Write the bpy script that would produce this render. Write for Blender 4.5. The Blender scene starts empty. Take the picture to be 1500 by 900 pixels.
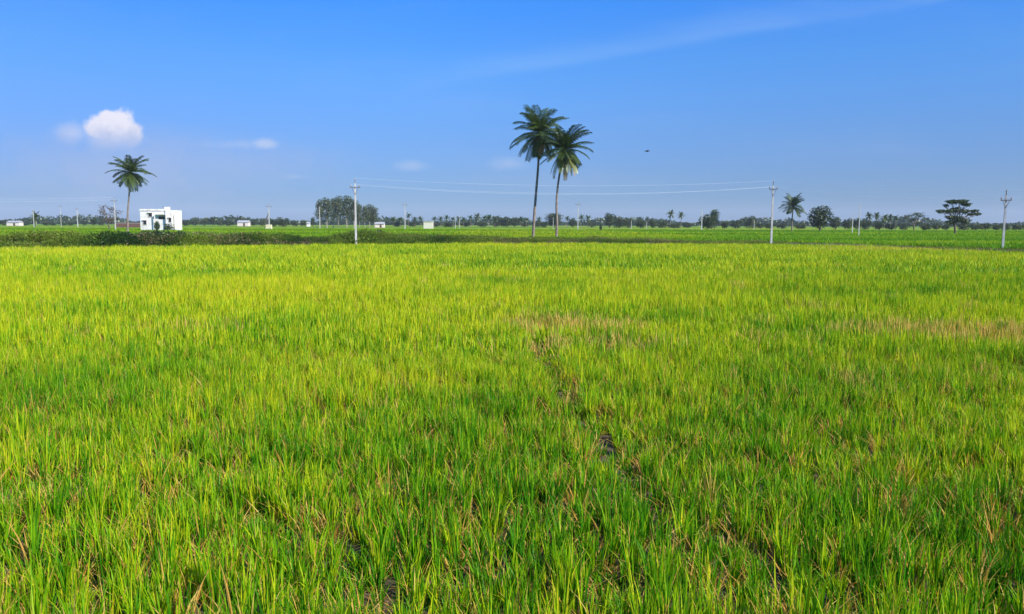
import bpy, math, random
import numpy as np
from mathutils import Matrix, Vector, Euler
R_ = math.radians
PI = math.pi
col = bpy.context.scene.collection
SC = bpy.context.scene

# ------------------------------------------------------------------ camera
CH = 2.1; F = 1167.0
PITCH = math.atan(122 / F); ROLL = math.atan(4.5 / 1500)
cam_rot = Euler((PI/2 - PITCH, 0, 0)).to_matrix() @ Matrix.Rotation(ROLL, 3, 'Z')
cd = bpy.data.cameras.new('camera'); cam = bpy.data.objects.new('camera', cd); col.objects.link(cam)
cd.sensor_width = 36; cd.lens = F / 1500 * 36; cd.clip_end = 20000; cd.clip_start = 0.05
cam.matrix_world = Matrix.Translation((0, 0, CH)) @ cam_rot.to_4x4()
SC.camera = cam
def W(px, py, Y):                       # world point on the vertical plane y=Y seen at photo pixel px,py
    d = cam_rot @ Vector(((px-750)/F, -(py-450)/F, -1))
    k = Y / d.y
    return Vector((d.x*k, Y, CH + d.z*k))

# ------------------------------------------------------------------ terrain
EDGE = np.array([(-160,40),(-60,52),(-37,57),(-26,61.5),(-14.5,68),(-5,72.5),(0,74),(15,74.5),(24,74),(31,66),(34,54),(44,45),(60,38),(160,20)], float)
def edge_y(x): return np.interp(x, EDGE[:,0], EDGE[:,1])
def bank_h(x): return np.interp(x, [-60,-12,-2,8,18,30], [0.42,0.42,0.34,0.30,0.10,0.05])
ZF = 0.35
def ground_z(x, y):
    t = y - edge_y(x)
    up = np.clip((t - 0.2)/1.6, 0, 1); up = up*up*(3-2*up)
    dn = np.clip((t - 4.0)/4.0, 0, 1); dn = dn*dn*(3-2*dn)
    h = bank_h(x) + ZF*0.4
    return np.where(t < 0.2, 0.0, np.where(t < 4.0, up*h, h + (ZF-h)*dn))

# ------------------------------------------------------------------ helpers
def npmesh(name, V, Q, col_attr=None, smooth=False):
    me = bpy.data.meshes.new(name)
    V = np.asarray(V, np.float32); Q = np.asarray(Q, np.int32)
    me.vertices.add(len(V)); me.vertices.foreach_set('co', V.ravel())
    k = Q.shape[1]
    me.loops.add(Q.size); me.loops.foreach_set('vertex_index', Q.ravel())
    me.polygons.add(len(Q)); me.polygons.foreach_set('loop_start', np.arange(0, Q.size, k, dtype=np.int32))
    me.update(calc_edges=True)
    me.polygons.foreach_set('use_smooth', np.full(len(Q), smooth, bool))
    if col_attr is not None:
        a = me.attributes.new('Col', 'FLOAT_COLOR', 'POINT')
        c = np.ones((len(V), 4), np.float32); c[:, :3] = col_attr; a.data.foreach_set('color', c.ravel())
    me.validate()
    return me
class MB:
    """collects boxes, tubes and leaves into one mesh"""
    def __init__(s): s.V = []; s.Q = []; s.C = []; s.n = 0
    def add(s, V, Q, C=(0.5,0.5,0.5)):
        V = np.asarray(V, float).reshape(-1, 3); Q = np.asarray(Q, int).reshape(-1, 4)
        s.V.append(V); s.Q.append(Q + s.n); s.n += len(V)
        C = np.asarray(C, float)
        s.C.append(np.broadcast_to(C, (len(V), 3)) if C.ndim == 1 else C)
    def box(s, c, d, rz=0, taper=1.0):
        x, y, z = [v/2 for v in d]
        P = np.array([(-x,-y,-z),(x,-y,-z),(x,y,-z),(-x,y,-z),(-x*taper,-y*taper,z),(x*taper,-y*taper,z),(x*taper,y*taper,z),(-x*taper,y*taper,z)])
        cr, sr = math.cos(rz), math.sin(rz)
        P = np.c_[P[:,0]*cr - P[:,1]*sr, P[:,0]*sr + P[:,1]*cr, P[:,2]] + np.array(c)
        s.add(P, [(0,3,2,1),(4,5,6,7),(0,1,5,4),(1,2,6,5),(2,3,7,6),(3,0,4,7)])
    def tube(s, pts, rad, k=7, cap=True):
        pts = np.asarray(pts, float); n = len(pts); rad = np.broadcast_to(np.asarray(rad, float), (n,))
        V = []; T = np.gradient(pts, axis=0); T /= np.linalg.norm(T, axis=1)[:, None] + 1e-9
        ref = np.array((0.,0.,1.)) if abs(T[0][2]) < 0.9 else np.array((1.,0.,0.))
        for i in range(n):
            a = np.cross(T[i], ref); a /= np.linalg.norm(a) + 1e-9; b = np.cross(T[i], a)
            for j in range(k):
                th = 2*PI*j/k
                V.append(pts[i] + rad[i]*(math.cos(th)*a + math.sin(th)*b))
        Q = []
        for i in range(n-1):
            for j in range(k):
                j2 = (j+1) % k; Q.append((i*k+j, i*k+j2, (i+1)*k+j2, (i+1)*k+j))
        if cap:
            V.append(pts[-1]); c = len(V)-1
            for j in range(0, k, 2): Q.append(((n-1)*k+j, (n-1)*k+(j+1)%k, (n-1)*k+(j+2)%k if j+2 <= k else (n-1)*k, c))
        s.add(V, Q)
    def mesh(s, name, smooth=False): return npmesh(name, np.vstack(s.V), np.vstack(s.Q), np.vstack(s.C), smooth)
def tag(o, label=None, cat=None, group=None, kind=None):
    if label: o['label'] = label
    if cat: o['category'] = cat
    if group: o['group'] = group
    if kind: o['kind'] = kind
    return o
def obj(name, me, mat=None, parent=None, loc=(0,0,0)):
    if isinstance(me, MB): me = me.mesh(name)
    o = bpy.data.objects.new(name, me); col.objects.link(o); o.location = loc
    if mat and not me.materials: me.materials.append(mat)
    if parent: o.parent = parent
    return o
def thing(name, label, cat, loc, rz=0, group=None, scale=(1,1,1)):
    o = bpy.data.objects.new(name, None); col.objects.link(o); o.empty_display_size = 0.3
    o.location = loc; o.rotation_euler = (0, 0, rz); o.scale = scale
    return tag(o, label, cat, group)

# ------------------------------------------------------------------ node helper
class NT:
    def __init__(s, tree): s.t = tree; s.n = tree.nodes; s.l = tree.links
    def new(s, typ, **kw):
        nd = s.n.new(typ)
        for k, v in kw.items(): setattr(nd, k, v)
        return nd
    def link(s, a, b): s.l.new(a, b)
    def setin(s, sock, v):
        if hasattr(v, 'is_output'): s.l.new(v, sock)
        elif v is not None: sock.default_value = v
    def math(s, op, a, b=None, c=None, clamp=False):
        nd = s.n.new('ShaderNodeMath'); nd.operation = op; nd.use_clamp = clamp
        for i, v in enumerate((a, b, c)):
            if v is not None: s.setin(nd.inputs[i], v)
        return nd.outputs[0]
    def mix(s, f, a, b, typ='MIX'):
        nd = s.n.new('ShaderNodeMix'); nd.data_type = 'RGBA'; nd.blend_type = typ
        s.setin(nd.inputs[0], f)
        for i, v in ((6, a), (7, b)): s.setin(nd.inputs[i], (*v, 1) if isinstance(v, tuple) and len(v) == 3 else v)
        return nd.outputs[2]
    def noise(s, vec, scale, detail=3, rough=0.5, dist=0.0):
        nd = s.n.new('ShaderNodeTexNoise')
        if vec is not None: s.link(vec, nd.inputs['Vector'])
        nd.inputs['Scale'].default_value = scale; nd.inputs['Detail'].default_value = detail
        nd.inputs['Roughness'].default_value = rough; nd.inputs['Distortion'].default_value = dist
        return nd.outputs[0]
    def ramp(s, f, stops):
        nd = s.n.new('ShaderNodeValToRGB'); cr = nd.color_ramp
        while len(cr.elements) < len(stops): cr.elements.new(0.5)
        for e, (p, c) in zip(cr.elements, stops): e.position = p; e.color = (*c, 1)
        s.link(f, nd.inputs[0]); return nd.outputs[0]
    def mapr(s, v, a, b, c=0.0, d=1.0, smooth=True):
        nd = s.n.new('ShaderNodeMapRange'); nd.interpolation_type = 'SMOOTHSTEP' if smooth else 'LINEAR'
        s.setin(nd.inputs[0], v)
        for i, x in zip((1,2,3,4), (a,b,c,d)): nd.inputs[i].default_value = x
        return nd.outputs[0]
def newmat(name):
    m = bpy.data.materials.new(name); m.use_nodes = True; m.node_tree.nodes.clear()
    return m, NT(m.node_tree)
def finish(m, t, colr, rough=0.8, bump=None, bstr=0.3, bdist=0.05, spec=0.3, metallic=0):
    p = t.new('ShaderNodeBsdfPrincipled'); t.setin(p.inputs['Base Color'], (*colr, 1) if isinstance(colr, tuple) else colr)
    p.inputs['Roughness'].default_value = rough; p.inputs['Specular IOR Level'].default_value = spec
    p.inputs['Metallic'].default_value = metallic
    if bump is not None:
        b = t.new('ShaderNodeBump'); b.inputs['Strength'].default_value = bstr; b.inputs['Distance'].default_value = bdist
        t.link(bump, b.inputs['Height']); t.link(b.outputs[0], p.inputs['Normal'])
    o = t.new('ShaderNodeOutputMaterial'); t.link(p.outputs[0], o.inputs[0]); return m
def simple(name, c, rough=0.8, var=0.25, scale=3.0, c2=None):
    m, t = newmat(name); g = t.new('ShaderNodeTexCoord')
    n = t.noise(g.outputs['Object'], scale, 5, 0.6)
    d = c2 or tuple(v*(1-var) for v in c)
    return finish(m, t, t.mix(t.mapr(n, 0.35, 0.65), c, d), rough, n, 0.3, 0.02)
def leafout(m, t, colr, trans=0.35, gloss=0.06, rough=0.45, tcol=(1.15,1.15,0.5)):
    df = t.new('ShaderNodeBsdfDiffuse'); t.link(colr, df.inputs[0])
    tr = t.new('ShaderNodeBsdfTranslucent'); t.link(t.mix(1.0, colr, tcol, 'MULTIPLY'), tr.inputs[0])
    gl = t.new('ShaderNodeBsdfGlossy'); gl.inputs['Roughness'].default_value = rough
    gl.inputs[0].default_value = (0.9,0.95,0.8,1)
    a = t.new('ShaderNodeMixShader'); a.inputs[0].default_value = trans; t.link(df.outputs[0], a.inputs[1]); t.link(tr.outputs[0], a.inputs[2])
    b = t.new('ShaderNodeMixShader'); b.inputs[0].default_value = gloss; t.link(a.outputs[0], b.inputs[1]); t.link(gl.outputs[0], b.inputs[2])
    o = t.new('ShaderNodeOutputMaterial'); t.link(b.outputs[0], o.inputs[0]); return m
def leafmat(name, dark, light, trans=0.3, dry=(0.22,0.15,0.05), gloss=0.05):
    """Col.r: dry leaf 0..1, Col.b: random lightness"""
    m, t = newmat(name)
    a = t.new('ShaderNodeAttribute', attribute_name='Col'); sp = t.new('ShaderNodeSeparateColor'); t.link(a.outputs['Color'], sp.inputs[0])
    oi = t.new('ShaderNodeObjectInfo')
    f = t.math('ADD', sp.outputs[2], t.math('MULTIPLY', t.math('SUBTRACT', oi.outputs['Random'], 0.5), 0.5), clamp=True)
    c = t.mix(f, dark, light)
    c = t.mix(t.math('GREATER_THAN', sp.outputs[0], 0.8), c, dry)
    return leafout(m, t, c, trans, gloss)

# ------------------------------------------------------------------ value noise in numpy
def vnoise(x, y, s, seed=0):
    rs = np.random.RandomState(seed); G = rs.rand(256, 256)
    x = np.asarray(x)/s + 1000; y = np.asarray(y)/s + 1000
    xi = np.floor(x).astype(int); yi = np.floor(y).astype(int); fx = x-xi; fy = y-yi
    fx = fx*fx*(3-2*fx); fy = fy*fy*(3-2*fy)
    g = lambda a, b: G[a % 256, b % 256]
    return (g(xi,yi)*(1-fx)+g(xi+1,yi)*fx)*(1-fy) + (g(xi,yi+1)*(1-fx)+g(xi+1,yi+1)*fx)*fy
def fbm(x, y, s, seed=0): return (vnoise(x,y,s,seed)*0.5+vnoise(x,y,s/2.1,seed+1)*0.3+vnoise(x,y,s/4.3,seed+2)*0.2)

# ------------------------------------------------------------------ blades
def blades(rng, n, L, _, lean, width, segs, dead=0.06, r0=0.05, droop=(0.1,0.7), panicle=0.0):
    """one tuft: n tapered curved blades"""
    V = []; Q = []; C = []
    base = 0
    for i in range(n):
        az = rng.rand()*2*PI; rr = r0*math.sqrt(rng.rand())*1.0
        bx, by = rr*math.cos(az), rr*math.sin(az)
        az2 = az + rng.normal(0, 0.7)
        ln = abs(rng.normal(lean, lean*0.5)) ; l = L*rng.uniform(0.5, 1.08)
        isdead = rng.rand() < dead
        if isdead: l *= rng.uniform(0.65, 1.0); ln += rng.uniform(0.0, 0.5)
        dr = rng.uniform(*droop)
        if rng.rand() < 0.12: dr += 0.9
        if isdead: dr += rng.uniform(0, 1.0)
        w = width*rng.uniform(0.7, 1.2)*(0.7 if isdead else 1)
        dx, dy = math.cos(az2), math.sin(az2); th = az2 + PI/2 + rng.normal(0, 0.8)
        sx, sy = math.cos(th), math.sin(th)
        p = np.array((bx, by, 0.0)); ang = ln
        rnd = rng.rand()
        pts = []
        for k in range(segs+1):
            t = k/segs
            ww = w*(0.55+0.45*math.sin(PI*min(t*1.1,1)))*(1-t**3)*0.5
            if k == segs: ww = w*0.03
            V.append((p[0]-sx*ww, p[1]-sy*ww, p[2])); V.append((p[0]+sx*ww, p[1]+sy*ww, p[2]))
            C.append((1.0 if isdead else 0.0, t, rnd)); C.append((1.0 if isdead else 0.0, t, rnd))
            a = ang + dr*t**2.2
            st = l/segs
            p = p + np.array((dx*math.sin(a), dy*math.sin(a), math.cos(a)))*st
        for k in range(segs):
            b = base + 2*k; Q.append((b, b+1, b+3, b+2))
        base += 2*(segs+1)
    # seed heads: short drooping strings of grains
    m = int(round(n*panicle))
    for i in range(m):
        az = rng.rand()*2*PI; dx, dy = math.cos(az), math.sin(az)
        r1 = L*rng.uniform(0.05, 0.16); z = L*rng.uniform(0.66, 0.9); a = rng.uniform(0.2, 0.7)
        p = np.array((dx*r1, dy*r1, z)); rnd = rng.rand()
        for k in range(7):
            a += 0.27
            p = p + np.array((dx*math.sin(a), dy*math.sin(a), math.cos(a)))*0.018*L/0.6
            for q in range(2):
                o = rng.normal(0, 0.004, 3); s = 0.0042
                u = rng.normal(0, 1, 3); u /= np.linalg.norm(u); v = np.cross(u, (0,0,1)); v /= np.linalg.norm(v)+1e-6
                c = p+o
                for e in (-u*s*1.8, v*s, u*s*1.8, -v*s): V.append(tuple(c+e)); C.append((0.1, 0.9, 0.75+0.25*rnd))
                Q.append((base, base+1, base+2, base+3)); base += 4
    return V, Q, C
def src_collection(name, items, mat):
    c = bpy.data.collections.new(name)
    for i, (V, Q, C) in enumerate(items):
        me = npmesh('%s_tuft_%02d' % (name, i), V, Q, np.array(C)); me.materials.append(mat)
        o = bpy.data.objects.new('%s_tuft_%02d' % (name, i), me); c.objects.link(o)
    return c
def scatter(name, P, rot, scl, idx, attrs, coll, label=None, cat=None):
    """one object: points that carry tufts through geometry nodes"""
    me = bpy.data.meshes.new(name); n = len(P)
    me.vertices.add(n); me.vertices.foreach_set('co', np.asarray(P, np.float32).ravel())
    def at(nm, typ, data, key):
        a = me.attributes.new(nm, typ, 'POINT'); a.data.foreach_set(key, np.ascontiguousarray(data).ravel())
    at('rot', 'FLOAT_VECTOR', rot.astype(np.float32), 'vector'); at('scl', 'FLOAT_VECTOR', scl.astype(np.float32), 'vector')
    at('idx', 'INT', idx.astype(np.int32), 'value')
    for k, v in attrs.items(): at(k, 'FLOAT', v.astype(np.float32), 'value')
    o = bpy.data.objects.new(name, me); col.objects.link(o)
    ng = bpy.data.node_groups.new(name+'_nodes', 'GeometryNodeTree')
    ng.interface.new_socket('Geometry', in_out='INPUT', socket_type='NodeSocketGeometry')
    ng.interface.new_socket('Geometry', in_out='OUTPUT', socket_type='NodeSocketGeometry')
    N = ng.nodes; gi = N.new('NodeGroupInput'); go = N.new('NodeGroupOutput')
    ip = N.new('GeometryNodeInstanceOnPoints'); ci = N.new('GeometryNodeCollectionInfo')
    ci.inputs['Collection'].default_value = coll; ci.inputs['Separate Children'].default_value = True; ci.inputs['Reset Children'].default_value = True
    ip.inputs['Pick Instance'].default_value = True
    def na(nm, typ):
        a = N.new('GeometryNodeInputNamedAttribute'); a.data_type = typ; a.inputs['Name'].default_value = nm
        return a.outputs['Attribute']
    L = ng.links
    L.new(gi.outputs[0], ip.inputs['Points']); L.new(ci.outputs[0], ip.inputs['Instance'])
    L.new(na('idx','INT'), ip.inputs['Instance Index']); L.new(na('scl','FLOAT_VECTOR'), ip.inputs['Scale'])
    L.new(na('rot','FLOAT_VECTOR'), ip.inputs['Rotation']); L.new(ip.outputs[0], go.inputs[0])
    md = o.modifiers.new('tufts', 'NODES'); md.node_group = ng
    tag(o, label, cat, None, 'stuff'); return o

# ------------------------------------------------------------------ rice crop
def grassmat(name, cd_, cm, cl, dead, dead2, trans=0.35):
    m, t = newmat(name)
    a = t.new('ShaderNodeAttribute', attribute_name='Col'); sp = t.new('ShaderNodeSeparateColor'); t.link(a.outputs['Color'], sp.inputs[0])
    ti = t.new('ShaderNodeAttribute', attribute_name='tint', attribute_type='INSTANCER').outputs['Fac']
    dr = t.new('ShaderNodeAttribute', attribute_name='dry', attribute_type='INSTANCER').outputs['Fac']
    f = t.math('ADD', ti, t.math('MULTIPLY', t.math('SUBTRACT', sp.outputs[2], 0.5), 0.95), clamp=True)
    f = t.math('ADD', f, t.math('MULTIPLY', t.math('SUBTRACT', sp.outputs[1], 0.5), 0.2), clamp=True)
    c = t.ramp(f, [(0.0, cd_), (0.5, cm), (1.0, cl)])
    dm = t.math('GREATER_THAN', t.math('ADD', sp.outputs[0], t.math('MULTIPLY', t.math('MULTIPLY', dr, 1.9), sp.outputs[2])), 0.62)
    c = t.mix(dm, c, t.mix(sp.outputs[2], dead, dead2))
    return leafout(m, t, c, trans, 0.012, 0.5)
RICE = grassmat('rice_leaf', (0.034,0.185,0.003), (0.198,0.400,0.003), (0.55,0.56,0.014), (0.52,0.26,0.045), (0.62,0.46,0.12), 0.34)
rs = np.random.RandomState(7)
near = [blades(rs, rs.randint(26, 40), 0.42, 0.12, 0.085, 0.0120, 5, (0.16,0.22,0.3,0.16,0.6)[i % 5], 0.032, droop=(0.0,0.45), panicle=0.0) for i in range(10)]
mid = [blades(rs, 17, 0.47, 0.12, 0.08, 0.0165, 3, 0.12, 0.055, droop=(0.0,0.45)) for _ in range(6)]
far = [blades(rs, 13, 0.50, 0.1, 0.2, 0.034, 2, 0.07, 0.15) for _ in range(4)]
rice_src = src_collection('rice', near+mid+far, RICE)
def rice_points():
    P = []; I = []
    for (y0, y1, sp, i0, ni) in ((-2.0, 12, 0.122, 0, 10), (12, 30, 0.145, 10, 6), (30, 80, 0.26, 16, 4)):
        xm = 0.66*y1 + 5
        gx, gy = np.meshgrid(np.arange(-xm, xm, sp), np.arange(y0, y1, sp))
        gx = gx.ravel() + rs.uniform(-0.5, 0.5, gx.size)*sp; gy = gy.ravel() + rs.uniform(-0.5, 0.5, gy.size)*sp
        k = (np.abs(gx) < 0.66*np.maximum(gy, 0)+5) & (gy < edge_y(gx)) & (gy >= y0) & (gy < y1)
        gx, gy = gx[k], gy[k]; P.append(np.c_[gx, gy]); I.append(i0 + rs.randint(0, ni, len(gx)))
    P = np.vstack(P); I = np.concatenate(I)
    x, y = P.T
    # the gap trodden through the crop
    gx = np.interp(y, [4.4, 5.6, 6.9, 9.0, 11.5, 14.8], [1.08, 0.96, 0.83, 0.62, 0.45, 0.32])
    gx = gx + 0.10*(vnoise(x*0, y, 0.8, 4)-0.5)
    wd = np.interp(y, [4.2, 5.2, 6.4, 7.2, 8, 9.0, 10, 14.3, 14.8], [0.0, 0.08, 0.14, 0.13, 0.10, 0.12, 0.12, 0.15, 0.0]) * (0.2+1.3*vnoise(x*0, y, 0.6, 3))
    infur = np.abs(x-gx) < wd*1.25
    keep = (np.abs(x-gx) > wd*0.75) | (rs.rand(len(x)) < 0.5)
    thinned = (vnoise(x, y, 0.30, 11) > 0.84) & (y < 22)
    keep &= ~((np.abs(y-22.6-0.08*(x-8)) < 0.45+0.35*(vnoise(x,y,1.5,13)-.5)) & (x > 5.5) & (x < 20) & (vnoise(x, y, 1.2, 14) > 0.30))            # small bare spots
    keep &= np.hypot(x, y+0.1) > 0.35
    x, y, I, thinned = x[keep], y[keep], I[keep], (thinned|infur)[keep]
    def blob(cx, cy, rx, ry): return np.exp(-(((x-cx)/rx)**2 + ((y-cy)/ry)**2))
    big = fbm(x, y, 6.0, 21); sml = fbm(x, y, 1.6, 31); str_ = fbm(x*0.25, y, 3.0, 41)
    tint = 0.42 + 0.22*np.clip((y-4)/14, 0, 1) + 0.05*np.clip((y-30)/40,0,1) - 0.0035*x*np.clip(22/(y+6),0,1) + (big-0.5)*0.70 + (sml-0.5)*0.7 + rs.normal(0, 0.17, len(x)) + (str_-0.5)*0.3*np.clip((y-10)/10,0,1)
    dry = 1.0*blob(0.55, 15.6, 0.9, 1.1) + 0.95*blob(1.7, 15.2, 1.0, 0.8) + 0.75*blob(1.4, 12.9, 1.3, 0.7) + 0.75*blob(7.8, 14.4, 1.8, 1.6) \
        + 0.6*blob(9.2, 13.6, 1.6, 1.1) + 0.35*blob(5.4, 10.4, 1.2, 0.7) + 0.4*blob(-6.0, 14.5, 1.6, 0.8) + 0.35*blob(4.2, 13.0, 1.0, 0.5)\
        + 0.42*(vnoise(x, y, 0.7, 51) > 0.89) + 0.25*np.clip((fbm(x*0.3, y, 2.5, 61)-0.66)*8, 0, 1) + 0.22*np.clip((y-40)/30,0,1)*vnoise(x*0.3, y, 2, 71)
    dryedge = 0.3*blob(-40, 55, 25, 5) + 0.35*blob(30, 60, 10, 9)
    dry = np.clip(dry + dryedge, 0, 1)
    h = 0.86 + 0.26*(fbm(x, y, 2.2, 81)-0.5) + 0.26*(vnoise(x, y, 0.35, 91)-0.5)*2
    dkb = blob(10, 22.5, 5, 1.3)+0.8*blob(14.5, 19.5, 3, 0.9)+0.7*blob(-13, 30, 5, 1.6)+0.6*blob(-2, 27, 4, 1.2)+0.5*blob(16, 33, 7, 2)
    tint -= 0.42*dkb; h -= 0.22*dkb + 0.12*(fbm(x*0.2, y, 4.0, 95) > 0.62) + 0.1*dry
    h = np.where(thinned, h*0.52, h); tint = np.where(thinned, tint-0.15, tint); dry = np.where(thinned, np.clip(dry+0.25,0,1), dry)
    h = np.clip(h, 0.40, 1.25)*np.where(np.abs(x-np.interp(y, [3.6,12.3],[0.98,0.26]))<0.3, 0.93, 1)
    n = len(x)
    rot = np.c_[rs.normal(0, 0.05, n), rs.normal(0, 0.05, n), rs.rand(n)*2*PI]
    w = rs.uniform(0.85, 1.15, n)
    return np.c_[x, y, np.zeros(n)], rot, np.c_[w, w, h*rs.uniform(0.82, 1.14, n)], I, {'tint': tint, 'dry': np.clip(dry + np.clip(rs.normal(-0.02, 0.14, n), 0, 0.5), 0, 1)}
scatter('rice_crop', *rice_points(), rice_src, 'bright yellow green rice standing thick across the near field', 'rice crop')

# ------------------------------------------------------------------ ground
def soil_mat():
    m, t = newmat('soil'); g = t.new('ShaderNodeNewGeometry')
    n = t.noise(g.outputs['Position'], 6, 6, 0.65)
    return finish(m, t, t.mix(t.mapr(n, 0.3, 0.7), (0.07,0.052,0.03), (0.15,0.11,0.065)), 0.95, n, 0.8, 0.05)
def far_mat():
    m, t = newmat('farmland'); g = t.new('ShaderNodeNewGeometry')
    mp = t.new('ShaderNodeMapping'); mp.inputs['Scale'].default_value = (0.006, 0.02, 1); t.link(g.outputs['Position'], mp.inputs[0])
    vor = t.new('ShaderNodeTexVoronoi'); vor.distance = 'CHEBYCHEV'; vor.inputs['Scale'].default_value = 1.0; t.link(mp.outputs[0], vor.inputs[0])
    sep = t.new('ShaderNodeSeparateColor'); t.link(vor.outputs['Color'], sep.inputs[0])
    c = t.ramp(sep.outputs[0], [(0.0,(0.10,0.23,0.008)),(0.45,(0.15,0.29,0.008)),(0.75,(0.26,0.33,0.015)),(1.0,(0.10,0.17,0.015))])
    n = t.noise(g.outputs['Position'], 0.35, 5, 0.6)
    c = t.mix(t.mapr(n, 0.3, 0.7, 0, 0.4), c, (0.07,0.13,0.012))
    return finish(m, t, c, 0.95, t.noise(g.outputs['Position'], 3, 4, 0.7), 1.0, 0.4, 0.1)
SOIL = soil_mat(); FARM = far_mat()
xs = np.unique(np.concatenate([np.linspace(-4000,-200,14), np.linspace(-200,-60,20), np.linspace(-60,60,121), np.linspace(60,200,20), np.linspace(200,4000,14)]))
# rows follow the field's edge so that the bank stays crisp
ts = np.concatenate([[-200,-80,-60,-40,-20,-10,-5,-2,-0.5,0.2], np.linspace(0.5,8.5,17), [12,20,40,80,160,320,640,1300,2600,4200]])
V = []; 
for t_ in ts:
    for x in xs:
        y = float(edge_y(x))+t_; V.append((x, y, float(ground_z(np.array(x), np.array(y)))))
nx = len(xs); Q = [(j*nx+i, j*nx+i+1, (j+1)*nx+i+1, (j+1)*nx+i) for j in range(len(ts)-1) for i in range(nx-1)]
me = npmesh('ground', V, Q, smooth=True); me.materials.append(SOIL); me.materials.append(FARM)
mi = np.array([1 if ts[j] >= 8 else 0 for j in range(len(ts)-1) for i in range(nx-1)], np.int32); me.polygons.foreach_set('material_index', mi)
g = obj('ground', me); tag(g, 'flat brown soil and farmland running to the horizon', 'ground', None, 'structure')

# ------------------------------------------------------------------ crops and weeds beyond the near field
CROP = grassmat('crop_leaf', (0.06,0.20,0.004), (0.16,0.33,0.005), (0.42,0.45,0.015), (0.34,0.24,0.09), (0.42,0.32,0.12))
crop_src = src_collection('crop', [blades(rs, 14, 0.42, 0.1, 0.35, 0.05, 2, 0.05, 0.30) for _ in range(4)], CROP)
def crop_points():
    out = []
    for y0, y1, sp in ((50, 110, 0.50), (110, 230, 0.95)):
        xm = 0.68*y1+6
        gx, gy = np.meshgrid(np.arange(-xm, xm, sp), np.arange(y0, y1, sp)); gx = gx.ravel()+rs.uniform(-.5,.5,gx.size)*sp; gy = gy.ravel()+rs.uniform(-.5,.5,gy.size)*sp
        k = (np.abs(gx) < 0.68*gy+6) & (gy > edge_y(gx)+7.5)
        s = np.full(k.sum(), sp/0.5)
        out.append(np.c_[gx[k], gy[k], s])
    P = np.vstack(out); x, y, s = P.T
    # long strips of different crops
    strip = vnoise(x*0.12+5, y*0+3, 5, 5)*8
    band = vnoise((y+strip)*1.0, x*0+7, 9, 17)
    tint = 0.45 + (band-0.5)*0.9 + (fbm(x, y, 8, 23)-0.5)*0.5
    tint += np.where((x > -10) & (x < 25), 0.25, 0) - np.where(x > 22, 0.10, 0)
    dry = 0.35*np.clip((band-0.62)*5, 0, 1)
    dark = np.abs(((y+strip*1.2) % 23)-2) < 0.8
    h = np.where(dark, 1.35, 0.8+0.3*vnoise(x, y, 3, 29)); tint = np.where(dark, 0.05, tint)
    n = len(x); rot = np.c_[rs.normal(0,.06,n), rs.normal(0,.06,n), rs.rand(n)*2*PI]
    return np.c_[x, y, ground_z(x, y)-0.02], rot, np.c_[s, s, h*0.9], rs.randint(0, 4, n), {'tint': tint, 'dry': dry}
scatter('field_crop', *crop_points(), crop_src, 'strips of low green crop in the fields beyond the bank', 'crop')

WEED = grassmat('weed_leaf', (0.020,0.052,0.010), (0.066,0.130,0.015), (0.16,0.22,0.025), (0.20,0.15,0.08), (0.30,0.22,0.11), 0.28)
def leafcloud(rng, n, rad, size, flat=0.75, shell=0.35):
    """random leaf quads through an ellipsoid"""
    u = rng.normal(size=(n,3)); u /= np.linalg.norm(u,axis=1)[:,None]
    r = (shell + (1-shell)*rng.rand(n)**0.6)[:,None]
    c = u*r*np.array(rad); a = rng.normal(size=(n,3)); a += u*0.4; a /= np.linalg.norm(a,axis=1)[:,None]
    b = np.cross(a, rng.normal(size=(n,3))); b /= np.linalg.norm(b,axis=1)[:,None]; e = np.cross(a, b)
    s = (size*rng.uniform(0.6,1.3,n))[:,None]
    V = np.stack([c-b*s, c+e*s*0.55, c+b*s, c-e*s*0.55], 1).reshape(-1,3)
    Q = np.arange(4*n).reshape(-1,4)
    return V, Q
def weed(rng, kind):
    if kind == 0:
        V, Q, C = blades(rng, 26, 0.75, 0.1, 0.45, 0.028, 3, 0.12, 0.25); return V, Q, C
    V, Q = leafcloud(rng, 170, (0.42,0.42,0.36), 0.052); V[:,2] += 0.33
    V = V[:]; C = np.repeat(np.c_[np.where(rng.rand(170)<0.03,1,0), np.full(170,.6), rng.rand(170)], 4, axis=0)
    return V, Q, C
weed_src = src_collection('weed', [weed(rs, 0), weed(rs, 1), weed(rs, 0), weed(rs, 1), weed(rs, 1)], WEED)
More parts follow.
